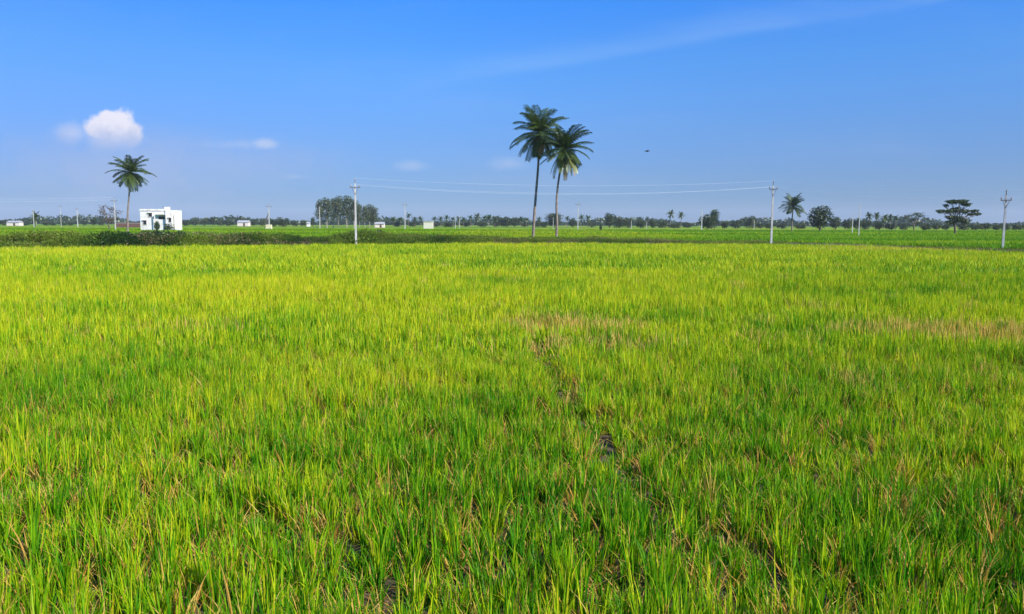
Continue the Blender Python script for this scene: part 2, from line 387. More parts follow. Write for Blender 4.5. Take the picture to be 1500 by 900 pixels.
def weed_points():
    n = 26000; x = rs.uniform(-62, 62, n); t_ = rs.uniform(0.1, 8.5, n); y = edge_y(x)+t_
    thick = np.interp(x, [-60,-8,0,15,26,40], [0.9,0.9,0.6,0.5,0.30,0.28])*(0.45+1.1*fbm(x, y*2, 4.5, 77))
    k = (np.abs(x) < 0.68*y+6) & (rs.rand(n) < np.interp(x, [-60,0,20,30],[1,0.9,0.7,0.5]))
    bare = np.exp(-(((x+35.8)/2.2)**2 + ((t_-1.8)/1.1)**2)) > 0.45           # bare earth on the bank
    k &= ~bare; x, y, t_, thick = x[k], y[k], t_[k], thick[k]; n = len(x)
    cl = fbm(x, y, 3.5, 7)
    tint = 0.50 + (cl-0.5)*1.9 + (fbm(x,y,9,78)-0.5)*0.8 + np.clip(t_-4, 0, 4)*0.10 + np.where(x > 10, 0.1, 0)
    dk = np.exp(-((x+28.8)/3.2)**4) + 0.6*np.exp(-((x+13.5)/1.2)**2) + 0.5*np.exp(-((x+22)/1.5)**2)
    tint -= 0.75*dk; thick = thick*(1+0.30*dk)
    s = thick*(0.75+0.9*(cl-0.3))*rs.uniform(0.7, 1.15, n)
    return np.c_[x, y, ground_z(x, y)-0.03], np.c_[rs.normal(0,.1,n), rs.normal(0,.1,n), rs.rand(n)*6.28], np.c_[s*1.1, s*1.1, s*0.95], np.where(rs.rand(n)<0.65, rs.choice([0,2],n), rs.choice([1,3,4],n)), {'tint': tint, 'dry': 0.45*(fbm(x,y,5,99)>0.6)}
scatter('bank_weeds', *weed_points(), weed_src, 'tangled dark green weeds covering the low bank behind the rice', 'weeds')

# ------------------------------------------------------------------ tree library (meshes shared by the copies)
BARK = simple('bark', (0.16,0.125,0.09), 0.95, 0.45, 8)
PALM_BARK = simple('palm_bark', (0.25,0.20,0.165), 0.9, 0.4, 3)
PALE_BARK = simple('pale_bark', (0.36,0.31,0.26), 0.85, 0.3, 2)
L_TREE = leafmat('tree_leaf', (0.014,0.034,0.010), (0.045,0.078,0.016), 0.25)
L_GROVE = leafmat('grove_leaf', (0.032,0.058,0.022), (0.08,0.11,0.04), 0.25)
L_PALM = leafmat('palm_leaf', (0.018,0.044,0.007), (0.072,0.115,0.014), 0.3, (0.36,0.24,0.09), 0.05)
L_PALMY = leafmat('old_palm_leaf', (0.11,0.16,0.02), (0.24,0.23,0.04), 0.3, (0.42,0.26,0.10), 0.06)
L_DRY = leafmat('withered_leaf', (0.085,0.055,0.045), (0.15,0.10,0.07), 0.15)
L_BUSH = leafmat('bush_leaf', (0.012,0.034,0.010), (0.036,0.072,0.014), 0.25)
def limb(mb, a, b, r1, r2, rng, k=6, wob=0.06):
    a = np.array(a, float); b = np.array(b, float); n = 6; L = np.linalg.norm(b-a)
    pts = [a + (b-a)*i/n + (rng.normal(0, wob*L/ n*2, 3) if 0 < i < n else 0) for i in range(n+1)]
    mb.tube(pts, np.linspace(r1, r2, n+1), k)
def crown_tree(seed, H, blobs, trunk_top, leafn, leafs, leafm, r=0.22, bark=BARK, shell=0.3, dry=0.02):
    """blobs: (x,y,z,rx,ry,rz); limbs run from the trunk to every blob"""
    rng = np.random.RandomState(seed); tb = MB(); cb = MB()
    tb.tube([(0,0,-0.4),(0.03,0,0.5),(rng.normal(0,.08),rng.normal(0,.08),trunk_top*0.6),(0,0,trunk_top)], [r*1.25,r,r*0.85,r*0.7], 9)
    tot = sum(b[3]*b[4] for b in blobs)
    for b in blobs:
        limb(tb, (0,0,trunk_top*rng.uniform(0.8,1.0)), (b[0],b[1],b[2]), r*0.55, r*0.12, rng)
        for q in range(3): 
            e = rng.normal(0, 0.5, 3)*np.array(b[3:6]); limb(tb, (b[0]*0.7,b[1]*0.7,trunk_top+(b[2]-trunk_top)*0.7), (b[0]+e[0],b[1]+e[1],b[2]+abs(e[2])), r*0.22, r*0.05, rng, 4)
        n = max(20, int(leafn*b[3]*b[4]/tot)); V, Q = leafcloud(rng, n, b[3:6], leafs, shell=shell)
        # knock the outline about with smaller sprays
        c0 = np.repeat(V.reshape(-1,4,3).mean(1), 4, axis=0)
        w = 1 + 0.28*np.sin(c0[:,:1]*3.1/b[3]+seed)*np.cos(c0[:,1:2]*2.7/b[4]+seed*2) + 0.18*np.sin(c0[:,2:3]*5/b[5])
        V = V + c0*(w-1); V += np.array(b[:3])
        C = np.repeat(np.c_[np.where(rng.rand(n)<dry,1,0), np.full(n,.5), np.clip(rng.normal(0.45,.28,n)+0.15*(rng.rand()-.5),0,1)], 4, axis=0)
        cb.add(V, Q, C)
    t = tb.mesh('trunk', True); t.materials.append(bark); c = cb.mesh('crown'); c.materials.append(leafm)
    wd = max(abs(b[0])+b[3] for b in blobs)*2
    return dict(parts=[('trunk', t), ('crown', c)], H=H, Wd=wd)
def rblobs(seed, n, R, z0, z1, br, flat=0.7):
    rng = np.random.RandomState(seed); out = []
    for i in range(n):
        t = (i+0.5)/n; z = z0+(z1-z0)*t; a = i*2.4+rng.rand(); rr = R*math.sqrt(max(0.05, 1-((z-(z0+z1)/2)/((z1-z0)*0.62))**2))*rng.uniform(0.45, 1.0)
        s = br*rng.uniform(0.7, 1.2); out.append((rr*math.cos(a), rr*math.sin(a), z, s, s, s*flat))
    return out
LIB = {}
LIB['round'] = [crown_tree(10+i, 7, rblobs(10+i, 16, 2.0, 1.7, 5.9, 1.45, 0.85), 2.0, 3400, 0.19, L_TREE) for i in range(3)]
LIB['low'] = [crown_tree(20+i, 4.5, rblobs(20+i, 12, 2.6, 0.9, 3.4, 1.35, 0.75), 1.2, 2200, 0.19, L_TREE, 0.18) for i in range(4)]
LIB['grove'] = [crown_tree(30+i, 11, rblobs(30+i, 17, 1.6, 3.4, 10.0, 1.25, 1.0), 7.0, 2300, 0.20, L_GROVE, 0.17, PALE_BARK, 0.2) for i in range(4)]
LIB['sparse'] = [crown_tree(40, 6, [(-2.6,0,4.2,1.1,1,.5),(-1.2,.5,4.6,1,1,.5),(0.4,-.4,5.2,1.3,1.2,.55),(1.9,.3,4.5,1.1,1,.5),(2.7,-.2,3.6,.8,.8,.5),(-0.4,.2,3.5,.9,.9,.6),(1.0,0,2.2,1.0,1,.7),(-.8,0,1.6,1.0,1,.7)], 2.2, 950, 0.16, L_TREE, 0.16)]
LIB['spread'] = [crown_tree(50, 6.6, [(-0.9,0.2,6.0,1.2,1.2,.45),(0.6,-.2,6.05,1.5,1.3,.42),(1.9,.2,5.5,1.0,1,.34),(-1.9,.4,5.3,0.6,.6,.35),(-3.1,0,4.25,1.0,.8,.42),(-1.7,-.3,4.2,1.1,1,.5),(0.1,.5,4.4,1.3,1.2,.75),(1.4,-.4,4.2,.9,.9,.5),
      (3.5,.1,4.3,.9,.8,.35),(4.1,-.1,3.75,.7,.7,.3),(2.9,0.2,3.7,.6,.6,.3),(-.9,.3,3.1,1.0,1,.5),(0.4,-.3,2.9,1.0,.9,.55),(1.9,.2,2.4,1.1,.9,.6),(-1.2,0,2.2,.8,.8,.5),(0.2,.8,2.2,.7,.7,.5)], 2.5, 7500, 0.13, L_TREE, 0.22, BARK, 0.1)]
LIB['withered'] = [crown_tree(60, 5, rblobs(60, 13, 1.9, 1.4, 4.3, 0.75, 0.7), 1.6, 620, 0.13, L_DRY, 0.13)]
LIB['bush'] = []
for i in range(4):
    rng = np.random.RandomState(70+i); mb = MB(); st = MB()
    for k in range(7):
        a = k*0.9; rr = 0.62*rng.rand()**0.5; s = rng.uniform(0.4, 0.65); V, Q = leafcloud(rng, 170, (s,s,s*0.8), 0.085)
        V += np.array((rr*math.cos(a)*1.3, rr*math.sin(a), rng.uniform(0.35, 0.95)))
        mb.add(V, Q, np.repeat(np.c_[np.zeros(170), np.full(170,.5), rng.rand(170)], 4, axis=0))
        limb(st, (0,0,-0.1), (rr*math.cos(a), rr*math.sin(a), 0.8), 0.03, 0.01, rng, 4)
    a = st.mesh('stem', True); a.materials.append(BARK); b = mb.mesh('foliage'); b.materials.append(L_BUSH)
    LIB['bush'].append(dict(parts=[('stem', a), ('foliage', b)], H=1.45, Wd=2.3))

# ---- coconut palms
def frond(mb, rng, o, az, e0, L, droop, N=34, lw=0.055, ll=0.85, dry=0.0, hang=0.5):
    dx, dy = math.cos(az), math.sin(az); side = np.array((-dy, dx, 0.0))
    p = np.array(o, float); n = 14; pts = [p.copy()]; tang = []
    sw = rng.normal(0, 0.12)
    for k in range(n):
        t = k/n; e = e0 - droop*t**1.35; d = np.array((dx*math.cos(e), dy*math.cos(e), math.sin(e))) + side*sw*t
        d /= np.linalg.norm(d); tang.append(d); p = p + d*L/n; pts.append(p.copy())
    tang.append(tang[-1]); pts = np.array(pts); tang = np.array(tang); rnd = rng.rand()
    n0 = mb.n; mb.tube(pts, np.linspace(0.04, 0.008, n+1), 4, False)
    mb.C[-1] = np.broadcast_to(np.array((dry, .5, min(1, rnd*0.6+0.4))), (mb.n-n0, 3))
    Vs = []; Qs = []; Cs = []; b = 0
    for i in range(N):
        t = 0.10 + 0.89*i/(N-1); f = t*n; k = min(int(f), n-1); q = pts[k]+(pts[k+1]-pts[k])*(f-k); tg = tang[k]
        up = np.cross(tg, side); up /= np.linalg.norm(up)+1e-9
        if up[2] < 0: up = -up
        l = ll*(math.sin(PI*(0.13+0.80*t))**0.55)*rng.uniform(0.85, 1.1)
        for sg in (-1, 1):
            if rng.rand() < 0.05: continue
            d1 = side*sg*0.80 + tg*0.55 + up*0.12; d1 /= np.linalg.norm(d1)
            d2 = d1*0.75 + np.array((0,0,-1))*(hang+0.5*rng.rand()) + tg*0.15; d2 /= np.linalg.norm(d2)
            m = q + d1*l*0.5; e = m + d2*l*0.5; wv = tg*lw*0.5
            Vs += [q-wv*0.6, q+wv*0.6, m+wv, m-wv, e+wv*0.15, e-wv*0.15]; Qs += [(b,b+1,b+2,b+3),(b+3,b+2,b+4,b+5)]; b += 6
            c = (dry, .5, np.clip(rnd*0.5+rng.rand()*0.45, 0, 1)); Cs += [c]*6
    mb.add(Vs, Qs, np.array(Cs))
def palm_crown(seed, n, L, N=40, lw=0.10, low=-0.9, skip=None):
    rng = np.random.RandomState(seed); mb = MB()
    for i in range(n):
        t = i/(n-1); az = i*2.39996 + rng.normal(0, 0.3); e0 = 1.42 - (1.42-low)*t**1.15 + rng.normal(0, 0.13)
        if skip and skip(az % (2*PI), e0): continue
        frond(mb, rng, (0.10*math.cos(az), 0.10*math.sin(az), 0), az, e0, L*rng.uniform(0.76, 1.08)*(0.85 if t > .85 else 1), (0.75+0.5*rng.rand() if e0 > 0.5 else 0.95+0.3*rng.rand()) if e0 > -0.2 else 0.5, N, lw, L*0.26)
    return mb
def palm_trunk(pts, r0, r1):
    pts = np.array(pts, float); n = 26; tt = np.linspace(0, 1, len(pts)); P = np.array([[np.interp(t, tt, pts[:,k]) for k in range(3)] for t in np.linspace(0,1,n)])
    for _ in range(4): P[1:-1] = (P[:-2]+2*P[1:-1]+P[2:])/4
    mb = MB(); r = np.interp(np.linspace(0,1,n), [0,0.04,0.12,1], [r0*1.7, r0*1.3, r0, r1]); r *= 1+0.05*np.cos(np.arange(n)*2.6)
    mb.tube(P, r, 10); return mb
def coconuts(seed, n=9):
    rng = np.random.RandomState(seed)
    for i in range(n):
        mb = MB(); a = rng.rand()*6.28; c = np.array((0.32*math.cos(a), 0.32*math.sin(a), -0.32-0.25*rng.rand())); V = []; Q = []
        for u in range(6):
            for v in range(8):
                th = PI*u/5; ph = 2*PI*v/8; V.append(c+0.12*np.array((math.sin(th)*math.cos(ph), math.sin(th)*math.sin(ph), 1.25*math.cos(th))))
        for u in range(5):
            for v in range(8): Q.append((u*8+v, u*8+(v+1)%8, (u+1)*8+(v+1)%8, (u+1)*8+v))
        mb.add(V, Q); yield mb
NUT = simple('coconut_husk', (0.14,0.15,0.04), 0.6, 0.3, 5, (0.20,0.13,0.05))
def big_palm(label, px, pyb, Y, spine, cpx, cpy, L, seed, nfr, low, old, group=None, skip=None, nuts=9, r=0.17, N=40, zrot=0):
    """spine: pixels up the trunk; cpx,cpy the crown's heart"""
    b = W(px, pyb, Y); zg = float(ground_z(np.array(b.x), np.array(Y))); base = Vector((b.x, Y, zg))
    t = thing('coconut_palm', label, 'palm tree', base, 0, group)
    pts = [(0,0,-0.3),(0,0,max(0.05, b.z-zg))] + [tuple(W(a, c, Y)-base) for a, c in spine] + [tuple(W(cpx, cpy, Y)-base)]
    obj('trunk', palm_trunk(pts, r, r*0.62).mesh('trunk', True), PALM_BARK, t)
    top = W(cpx, cpy, Y)-base
    o = obj('crown', palm_crown(seed, nfr, L, N, 0.075*40/N, low, skip), L_PALM, t, top); o.rotation_euler.z = zrot
    if old:
        mb = MB(); rng = np.random.RandomState(seed+5)
        for az, e0, l, dry in old: frond(mb, rng, (0.15*math.cos(az),0.15*math.sin(az),-0.1), az, e0, L*l, 0.5, N, 0.07, L*0.2, dry, 0.8)
        o = obj('old_fronds', mb, L_PALMY, t, top); o['label'] = 'yellowed older fronds hanging below the green crown'
    for mb in coconuts(seed, nuts): obj('coconut', mb.mesh('coconut', True), NUT, t, top)
    return t
big_palm('tallest coconut palm with slim leaning trunk, left of the central pair', 781, 347, 95, [(782,325),(785,285),(788,250)], 791, 196, 4.05, 3, 44, -1.1,
         [(-0.2,0.1,0.85,0),(-0.6,-0.5,.8,0),(3.5,-0.1,.8,0),(-1.2,-1.2,.6,1),(-1.7,-1.35,.7,1)], 'pair of tall coconut palms', r=0.19)
big_palm('shorter coconut palm with yellowed hanging fronds, right of the central pair', 815, 349, 92.5, [(816,325),(815,300),(817,270)], 826, 220, 3.6, 8, 42, -0.8,
         [(3.3,-0.35,.85,0),(4.4,-0.75,.9,0),(5.3,-0.7,.95,0),(5.9,-1.0,.85,1),(4.9,-1.2,.95,1),(3.7,-1.0,.95,0),(0.3,-1.1,.8,0),(5.4,-1.35,.8,0),(3.2,-.9,.8,0),(4.0,-0.3,.8,0)], 'pair of tall coconut palms', skip=lambda a, e: e < 0.0 and 2.3 < a < 4.2, r=0.17, zrot=0.3)
big_palm('lone coconut palm behind the white house, with a full drooping crown', 187, 333, 132, [(187,310),(189,290)], 191, 253, 3.7, 16, 38, -1.15, None, N=34, r=0.17)
big_palm('mid-sized coconut palm just right of the tall white pole that carries wires', 1160, 337, 200, [(1160,325)], 1162, 303, 3.9, 21, 30, -0.75, [(-0.4,-0.3,.8,0)], N=24, nuts=6, r=0.2)

def small_palm_lib(seed, H):
    c = palm_crown(seed, 20, 2.7, 14, 0.2, -0.8).mesh('crown'); c.materials.append(L_PALM)
    c.transform(Matrix.Translation((0.3,0,H)))
    t = palm_trunk([(0,0,-.3),(0,0,1),(.1,0,H*0.5),(.3,0,H)], 0.16, 0.11).mesh('trunk', True); t.materials.append(PALM_BARK)
    return dict(parts=[('trunk', t), ('crown', c)], H=H+2.0, Wd=4.6)
LIB['palm'] = [small_palm_lib(80+i, h) for i, h in enumerate((6.5, 7.5, 5.5))]
LIB['palmlow'] = [small_palm_lib(90, 2.6)]

NM = dict(round='broadleaf_tree', low='low_tree', grove='grove_tree', sparse='sparse_tree', spread='spreading_tree', withered='withered_tree', bush='bush', palm='palm_tree', palmlow='young_palm')
CT = dict(round='tree', low='tree', grove='tree', sparse='tree', spread='tree', withered='tree', bush='bush', palm='palm tree', palmlow='palm tree')
cnt = {}
def plant(kind, label, px, top, Y, wpx=None, group=None, rz=None, var=None, zoff=0.0):
    """a tree of the library whose top shows at photo row `top`"""
    k = cnt.get(kind, 0); cnt[kind] = k+1
    it = LIB[kind][(k if var is None else var) % len(LIB[kind])]
    w = W(px, top, Y); zg = float(ground_z(np.array(w.x), np.array(Y)))+zoff
    sh = (w.z - zg)/it['H']; sw = (wpx*Y/F)/it['Wd'] if wpx else sh
    t = thing(NM[kind], label, CT[kind], (w.x, Y, zg), (k*1.7 if rz is None else rz), group, (sw, sw, sh))
    for n, me in it['parts']: obj(n, me, None, t)
    return t

plant('spread', 'dark spreading tree with flat layered branches and gaps, near the right edge', 1402, 291, 150, 72, rz=0)
plant('round', 'large round dense tree right of the mid-sized palm', 1202, 300.5, 190, 36, var=0)
plant('sparse', 'thin open-crowned tree left of the dark spreading tree', 1340, 310, 235, 46, rz=0.2)
plant('low', 'dark bushy tree standing behind the short pole, right of the two small palms', 1036, 312, 235, 32, var=1)
plant('round', 'slim upright tree rising behind the dark bushy tree', 1047, 305, 262, 15, var=2)
plant('withered', 'brownish withered tree beside the pole left of the white house', 158, 297, 185, 32)
plant('palmlow', 'short young palm beside a pole near the left edge', 50, 311, 300, 17)
plant('palm', 'small palm, taller of the two standing alone right of centre', 982, 308, 330, 13, 'two small lone palms')
plant('palm', 'small palm, shorter of the two standing alone right of centre', 998, 311, 325, 12, 'two small lone palms')
G1 = [(468,291.5,18,300),(478,288,20,292),(488,289.5,19,305),(495,285.5,21,296),(507,286,22,302),(518,289.5,21,294),(526,298,14,306)]
ordn = ['first','second','third','fourth','fifth','sixth','seventh','eighth','ninth','tenth','eleventh','twelfth','thirteenth','fourteenth','fifteenth','sixteenth','seventeenth','eighteenth','nineteenth','twentieth']
def order(i, n): return 'leftmost' if i == 0 else ('rightmost' if i == n-1 else ordn[i])
for i, (px, tp, w, Y) in enumerate(G1):
    o_ = order(i, len(G1)); plant('grove', ('%s tall grey-green tree of the grove at the tall white pole' % o_) if o_ in ('leftmost','rightmost') else '%s tall grey-green tree from the left in the grove at the tall white pole' % o_, px, tp, Y, w, 'grove left of the tall white pole')
for i, (px, tp, w, Y, nm) in enumerate([(534,300.5,14,300,'left-hand'),(541,299,16,310,'middle'),(548,301.5,15,303,'right-hand')]):
    plant('grove', '%s tree of the smaller clump right of the grove and tall pole' % nm, px, tp, Y, w, 'small clump right of the tall white pole')
plant('low', 'dark round tree right of the pole with a leaning brace', 415, 317, 330, 26)
plant('low', 'small dark tree between the braced pole and a darker round tree', 401, 320, 345, 15)
in_row = 'in far row between grove and palm pair'
# named runs of the far treeline: (kind, px, top, width)
def run(items, Y, where, group):
    by = {}
    for it in items: by.setdefault('palm' if it[0] == 'palm' else 'tree', []).append(it)
    for c, lst in by.items():
        for i, it in enumerate(lst):
            o = order(i, len(lst)) if len(lst) > 1 else 'only'
            if o in ('leftmost','rightmost','only'): lab = '%s %s %s' % (o, c, where)
            else: lab = '%s %s from left %s' % (o, c, where)
            plant(it[0], lab, it[1], it[2], Y*(1+0.05*math.sin(it[1]*3.3)), it[3], group)
run([('low',4,321.5,16),('low',20,325,18),('low',38,326,16),('low',68,324,14),('low',77,326,12),('low',92,325,14),('low',104,325.5,12),('low',124,321.5,11),('round',137,319.5,11),('low',147,323,11)], 430, 'left of the withered tree', 'far trees left of the withered tree')
run([('low',272,321,14),('low',286,320,16),('low',299,319,16),('round',311,317.5,11),('low',322,321,14),('low',336,322,14),('low',372,321,12),('low',384,321,12)], 450, 'between the white house and the braced pole', 'far trees right of the white house')
run([('low',432,321,14),('low',446,321,14),('round',458,318,8)], 450, 'between dark round tree and the grove', 'far trees left of the grove')
run([('palm',577,317.5,11),('palm',586,318.5,10),('palm',598,312.5,10),('palm',608,318,11),('palm',616,317.5,10),('palm',636,318,10),('palm',645,317,11),('palm',655,315.5,11),('palm',664,318.5,10),('palm',671,317,11),('palm',679,318,10),
     ('palm',690,316,11),('palm',699,312.5,11),('palm',709,316,11),('palm',717,315,11),('palm',725,317,11),('palm',763,317.5,11),('palm',771,319,10),
     ('low',582,324,18),('low',604,324.5,20),('low',640,325,20),('low',658,325,20),('low',682,324.5,20),('low',706,324,20),('low',728,322,16),('low',741,316,22),('low',753,317,18),('low',768,324,18)], 400,
    in_row, 'far row of palms left of the palm pair')
run([('palm',790,318,10),('low',787,323,14),('low',797,324,14),('round',812,311,26),('palm',831,317,11),('low',838,318,16),('palm',851,315,11),('palm',861,315.5,12),('low',867,324,18)], 380, 'between the palm pair and dark rounded clump', 'far trees behind the palm pair')
run([('round',893,311.5,19),('low',908,315,24),('low',920,318.5,16),('low',938,320,22),('sparse',948,316.5,14),('low',957,321,16),('low',970,321.5,20),('low',988,326,18),('low',1006,325,20)], 340, 'between the palm pair and the dark bushy tree', 'dark trees right of the palm pair')
run([('low',1062,323,16),('low',1078,320,22),('low',1099,314,22),('low',1114,325,16),('low',1127,326,18),('low',1145,326,20),('low',1172,326,20)], 320, 'between dark bushy tree and large round tree', 'far trees about the tall pole with wires')
run([('low',1225,314.5,24),('low',1243,318,18),('low',1256,316.5,16),('low',1268,318,16),('palm',1274,311.5,13),('palm',1284,312,13),('palm',1296,314,13),('palm',1305,314,13),('palm',1313,316,12),('low',1289,324,22),('low',1306,326,24),('low',1323,326,16)], 270,
    'between large round tree and open-crowned tree', 'far trees right of the large round tree')
run([('low',1357,326,18),('low',1373,326,18),('low',1386,327,16),('low',1412,325,22),('low',1430,327,16),('low',1444,325.5,24),('low',1460,328,18),('low',1474,325.5,22),('low',1493,327,20)], 265, 'right of the thin open-crowned tree', 'far trees at the right edge')

# bushes on and behind the bank
for (px, tp, Y, w, lab) in ((233,331.5,64.5,22,'tall dark bush in front of the white house'),(262,336.5,64.8,24,'dark bush in front of the right end of the white house'),(210,336.5,64,24,'dark bush left of the tall one before the white house'),
        (187,337,64,26,'dark bush on the bank at the foot of the pole near the withered tree'),(249,335,65.5,14,'narrow dark bush between the two bushes before the white house'),(553,335,74,26,'lone rounded bush on the bank right of the tall pole'),(300,340.5,65,26,'low bush on the bank right of the white house'),
        (345,341,67,30,'low bush on the bank left of the braced pole'),(112,343,62,34,'low bush on the bank right of the bare earth'),(25,342,60,34,'low bush on the bank left of the bare earth'),(880,324.5,200,5,'tiny dark conical shrub alone in the field right of the palm pair'),(600,344,75,24,'low bush on the bank between the lone bush and the palm pair')):
    plant('bush', lab, px, tp, Y, w)
plant('bush', 'scrubby shrub at the front wall of the white house', 229, 320, 160, 10)
plant('bush', 'wide shrub hiding the foot of the white house wall', 246, 326, 161, 18)

# ------------------------------------------------------------------ far woods at the horizon
rng = np.random.RandomState(5); mb = MB()
for i in range(520):
    a = -0.95 + 1.9*i/519 + rng.normal(0, .002); d = rng.uniform(720, 900); h = rng.uniform(4, 9)*(0.8+0.35*math.sin(i*0.13)); n = 130
    V, Q = leafcloud(rng, n, (7, 4, h*0.6), 1.3); V += np.array((d*math.tan(a*0.9), d, 0.35+h*0.45)); mb.add(V, Q, np.repeat(np.c_[np.zeros(n), np.zeros(n), rng.rand(n)], 4, axis=0))
tag(obj('far_woods', mb, L_TREE), 'thin hazy line of distant woods along the horizon', 'woods', None, 'stuff')

# ------------------------------------------------------------------ power poles and wires
CONC = simple('pole_concrete', (0.50,0.49,0.46), 0.85, 0.3, 1.3)
STEEL = simple('galvanised_steel', (0.16,0.16,0.17), 0.5, 0.3, 6)
PORC = simple('porcelain', (0.12,0.07,0.05), 0.3, 0.2, 4)
ALU = simple('aluminium_wire', (0.80,0.80,0.80), 0.6, 0.05, 4)
def pole(label, px, top, Y, group, w=0.2, arm=True, armw=1.5, rz=0.0, hide=0.0):
    p = W(px, top, Y); zg = float(ground_z(np.array(p.x), np.array(Y))); h = p.z-zg
    t = thing('power_pole', label, 'pole', (p.x, Y, zg), rz, group)
    hs = h - (0.45 if arm else 0)
    w *= 0.70; mb = MB(); mb.box((0,0,hs/2-0.2), (w*1.2,w,hs+0.4), 0, 0.68); obj('shaft', mb, CONC, t)
    ins = []
    if arm:
        mb = MB(); mb.box((0,-w*0.5,hs-0.35), (armw,0.07,0.08)); mb.tube([(-armw*0.32,-w*0.5,hs-0.38),(0,-w*0.52,hs-0.95)], 0.018, 4); mb.tube([(armw*0.32,-w*0.5,hs-0.38),(0,-w*0.52,hs-0.95)], 0.018, 4)
        obj('crossarm', mb, STEEL, t)
        mb = MB(); mb.box((0,0,hs+0.12), (0.06,0.06,0.24)); obj('top_bracket', mb, STEEL, t)
        for (ix, iz) in ((-armw*0.44,hs-0.31),(armw*0.44,hs-0.31),(0,hs+0.24)):
            mb = MB(); y0 = -w*0.5 if ix else 0
            mb.tube([(ix,y0,iz),(ix,y0,iz+0.05),(ix,y0,iz+0.06),(ix,y0,iz+0.11),(ix,y0,iz+0.12),(ix,y0,iz+0.19)], [0.02,0.03,0.05,0.035,0.045,0.02], 8)
            obj('insulator', mb, PORC, t); ins.append(Vector((p.x+ix*math.cos(rz)-y0*math.sin(rz), Y+ix*math.sin(rz)+y0*math.cos(rz), zg+iz+0.2)))
    return t, ins
GP = 'concrete poles of the power line by the rice field'
_, iA = pole('tall white concrete pole in front of the grove of trees', 520, 261, 68.4, GP, 0.21, armw=0.85, rz=0.15)
_, iB = pole('tall white concrete pole carrying wires, left of the mid-sized palm', 1133, 265, 77, GP, 0.22, armw=0.8, rz=-0.1)
_, iC = pole('tall white concrete pole at the right edge beyond the spreading tree', 1474.5, 278, 61, GP, 0.19, armw=0.75, rz=-0.3)
GF = 'concrete poles standing far out in the fields'
_, iL = pole('white pole in front of the withered tree left of the white house', 167, 289, 175, GF, 0.24)
tb, _ = pole('white pole with a dark leaning brace and pale footing', 393.5, 298, 204, GF, 0.30)
mb = MB(); mb.tube([(-1.1,-0.4,0.0),(-0.12,-0.16,4.2)], 0.09, 6); mb.tube([(-1.1,-0.4,2.2),(-.3,-.2,3.6)], 0.07, 5); obj('brace', mb, BARK, tb)
mb = MB(); mb.box((-0.1,0,0.6), (1.5,1.2,1.5), 0, 0.85); obj('footing', mb, simple('lime_plaster', (0.62,0.58,0.36), 0.9, 0.2, 2), tb)
pole('faint pole left of the withered tree, nearer to it of two', 112.5, 303, 290, GF, 0.3, armw=1.2)
pole('faint thin pole between the young palm and the pole nearer the withered tree', 88, 300, 330, GF, 0.2, armw=1.4)
pole('faint pole standing just before the short young palm', 48.5, 308, 295, GF, 0.26, arm=False)
pole('pole at the left end of the grove', 468, 303, 280, GF, 0.3, arm=False)
pole('thin faint pole left of the pole that stands at the left end of the grove', 463.5, 305, 296, GF, 0.2, arm=False)
pole('white pole between the grove clump and the small cream hut', 593, 296, 225, GF, 0.28)
pole('white pole right of the palm pair', 847, 295, 215, GF, 0.28)
pole('short white pole in front of the dark bushy tree', 1028.5, 308, 222, GF, 0.32, arm=False)
pole('pale pole before the far trees right of the large round tree, the taller of two', 1260, 299, 120, GF, 0.15, arm=False)
pole('pale post before the far trees right of the large round tree, the shorter of two', 1249.5, 316, 150, GF, 0.16, arm=False)
for px, tp, lab in ((667,318,'thin pale post before the palm row, left of a close pair'),(673,315,'thin pale post before the palm row, right of a close pair'),(810.5,319,'thin pale post seen between the trunks of the palm pair'),(925,323,'thin pale post right of the dark rounded clump of trees'),(947.5,325,'thin pale post before low trees left of the two small palms'),(1105,322,'thin pale post left of the tall pole with wires')):
    pole(lab, px, tp, 285, 'thin posts in the far fields', 0.2, arm=False)
# wires: one object for each conductor
def span(a, b, sag, n=26): return [a+(b-a)*i/n - Vector((0,0,4*sag*(i/n)*(1-i/n))) for i in range(n+1)]
offR = [Vector((v.x+24, v.y-22, v.z+0.1)) for v in iC]
for k, lab in enumerate(('lower wire on the left insulators of the tall poles', 'lower wire on the right insulators of the tall poles', 'topmost wire strung over the tops of the tall poles')):
    pts = span(iA[k], iB[k], (0.78, 0.70, 0.55)[k]) + span(iB[k], iC[k], (0.5,0.42,0.3)[k])[1:] + span(iC[k], offR[k], 0.3)[1:]
    mb = MB(); mb.tube([tuple(p) for p in pts], 0.0036, 5, False); tag(obj('power_wire', mb, ALU), lab, 'wire', 'wires on the tall poles')
offL = [Vector((v.x-50, v.y-15, v.z+0.6)) for v in iL]
for k, lab in ((0,'lower faint wire running left from the pole before the withered tree'),(2,'upper faint wire running left from the pole before the withered tree')):
    mb = MB(); mb.tube([tuple(p) for p in span(iL[k], offL[k], 0.9)], 0.010, 5, False); tag(obj('power_wire', mb, ALU), lab, 'wire', 'wires at the left edge')

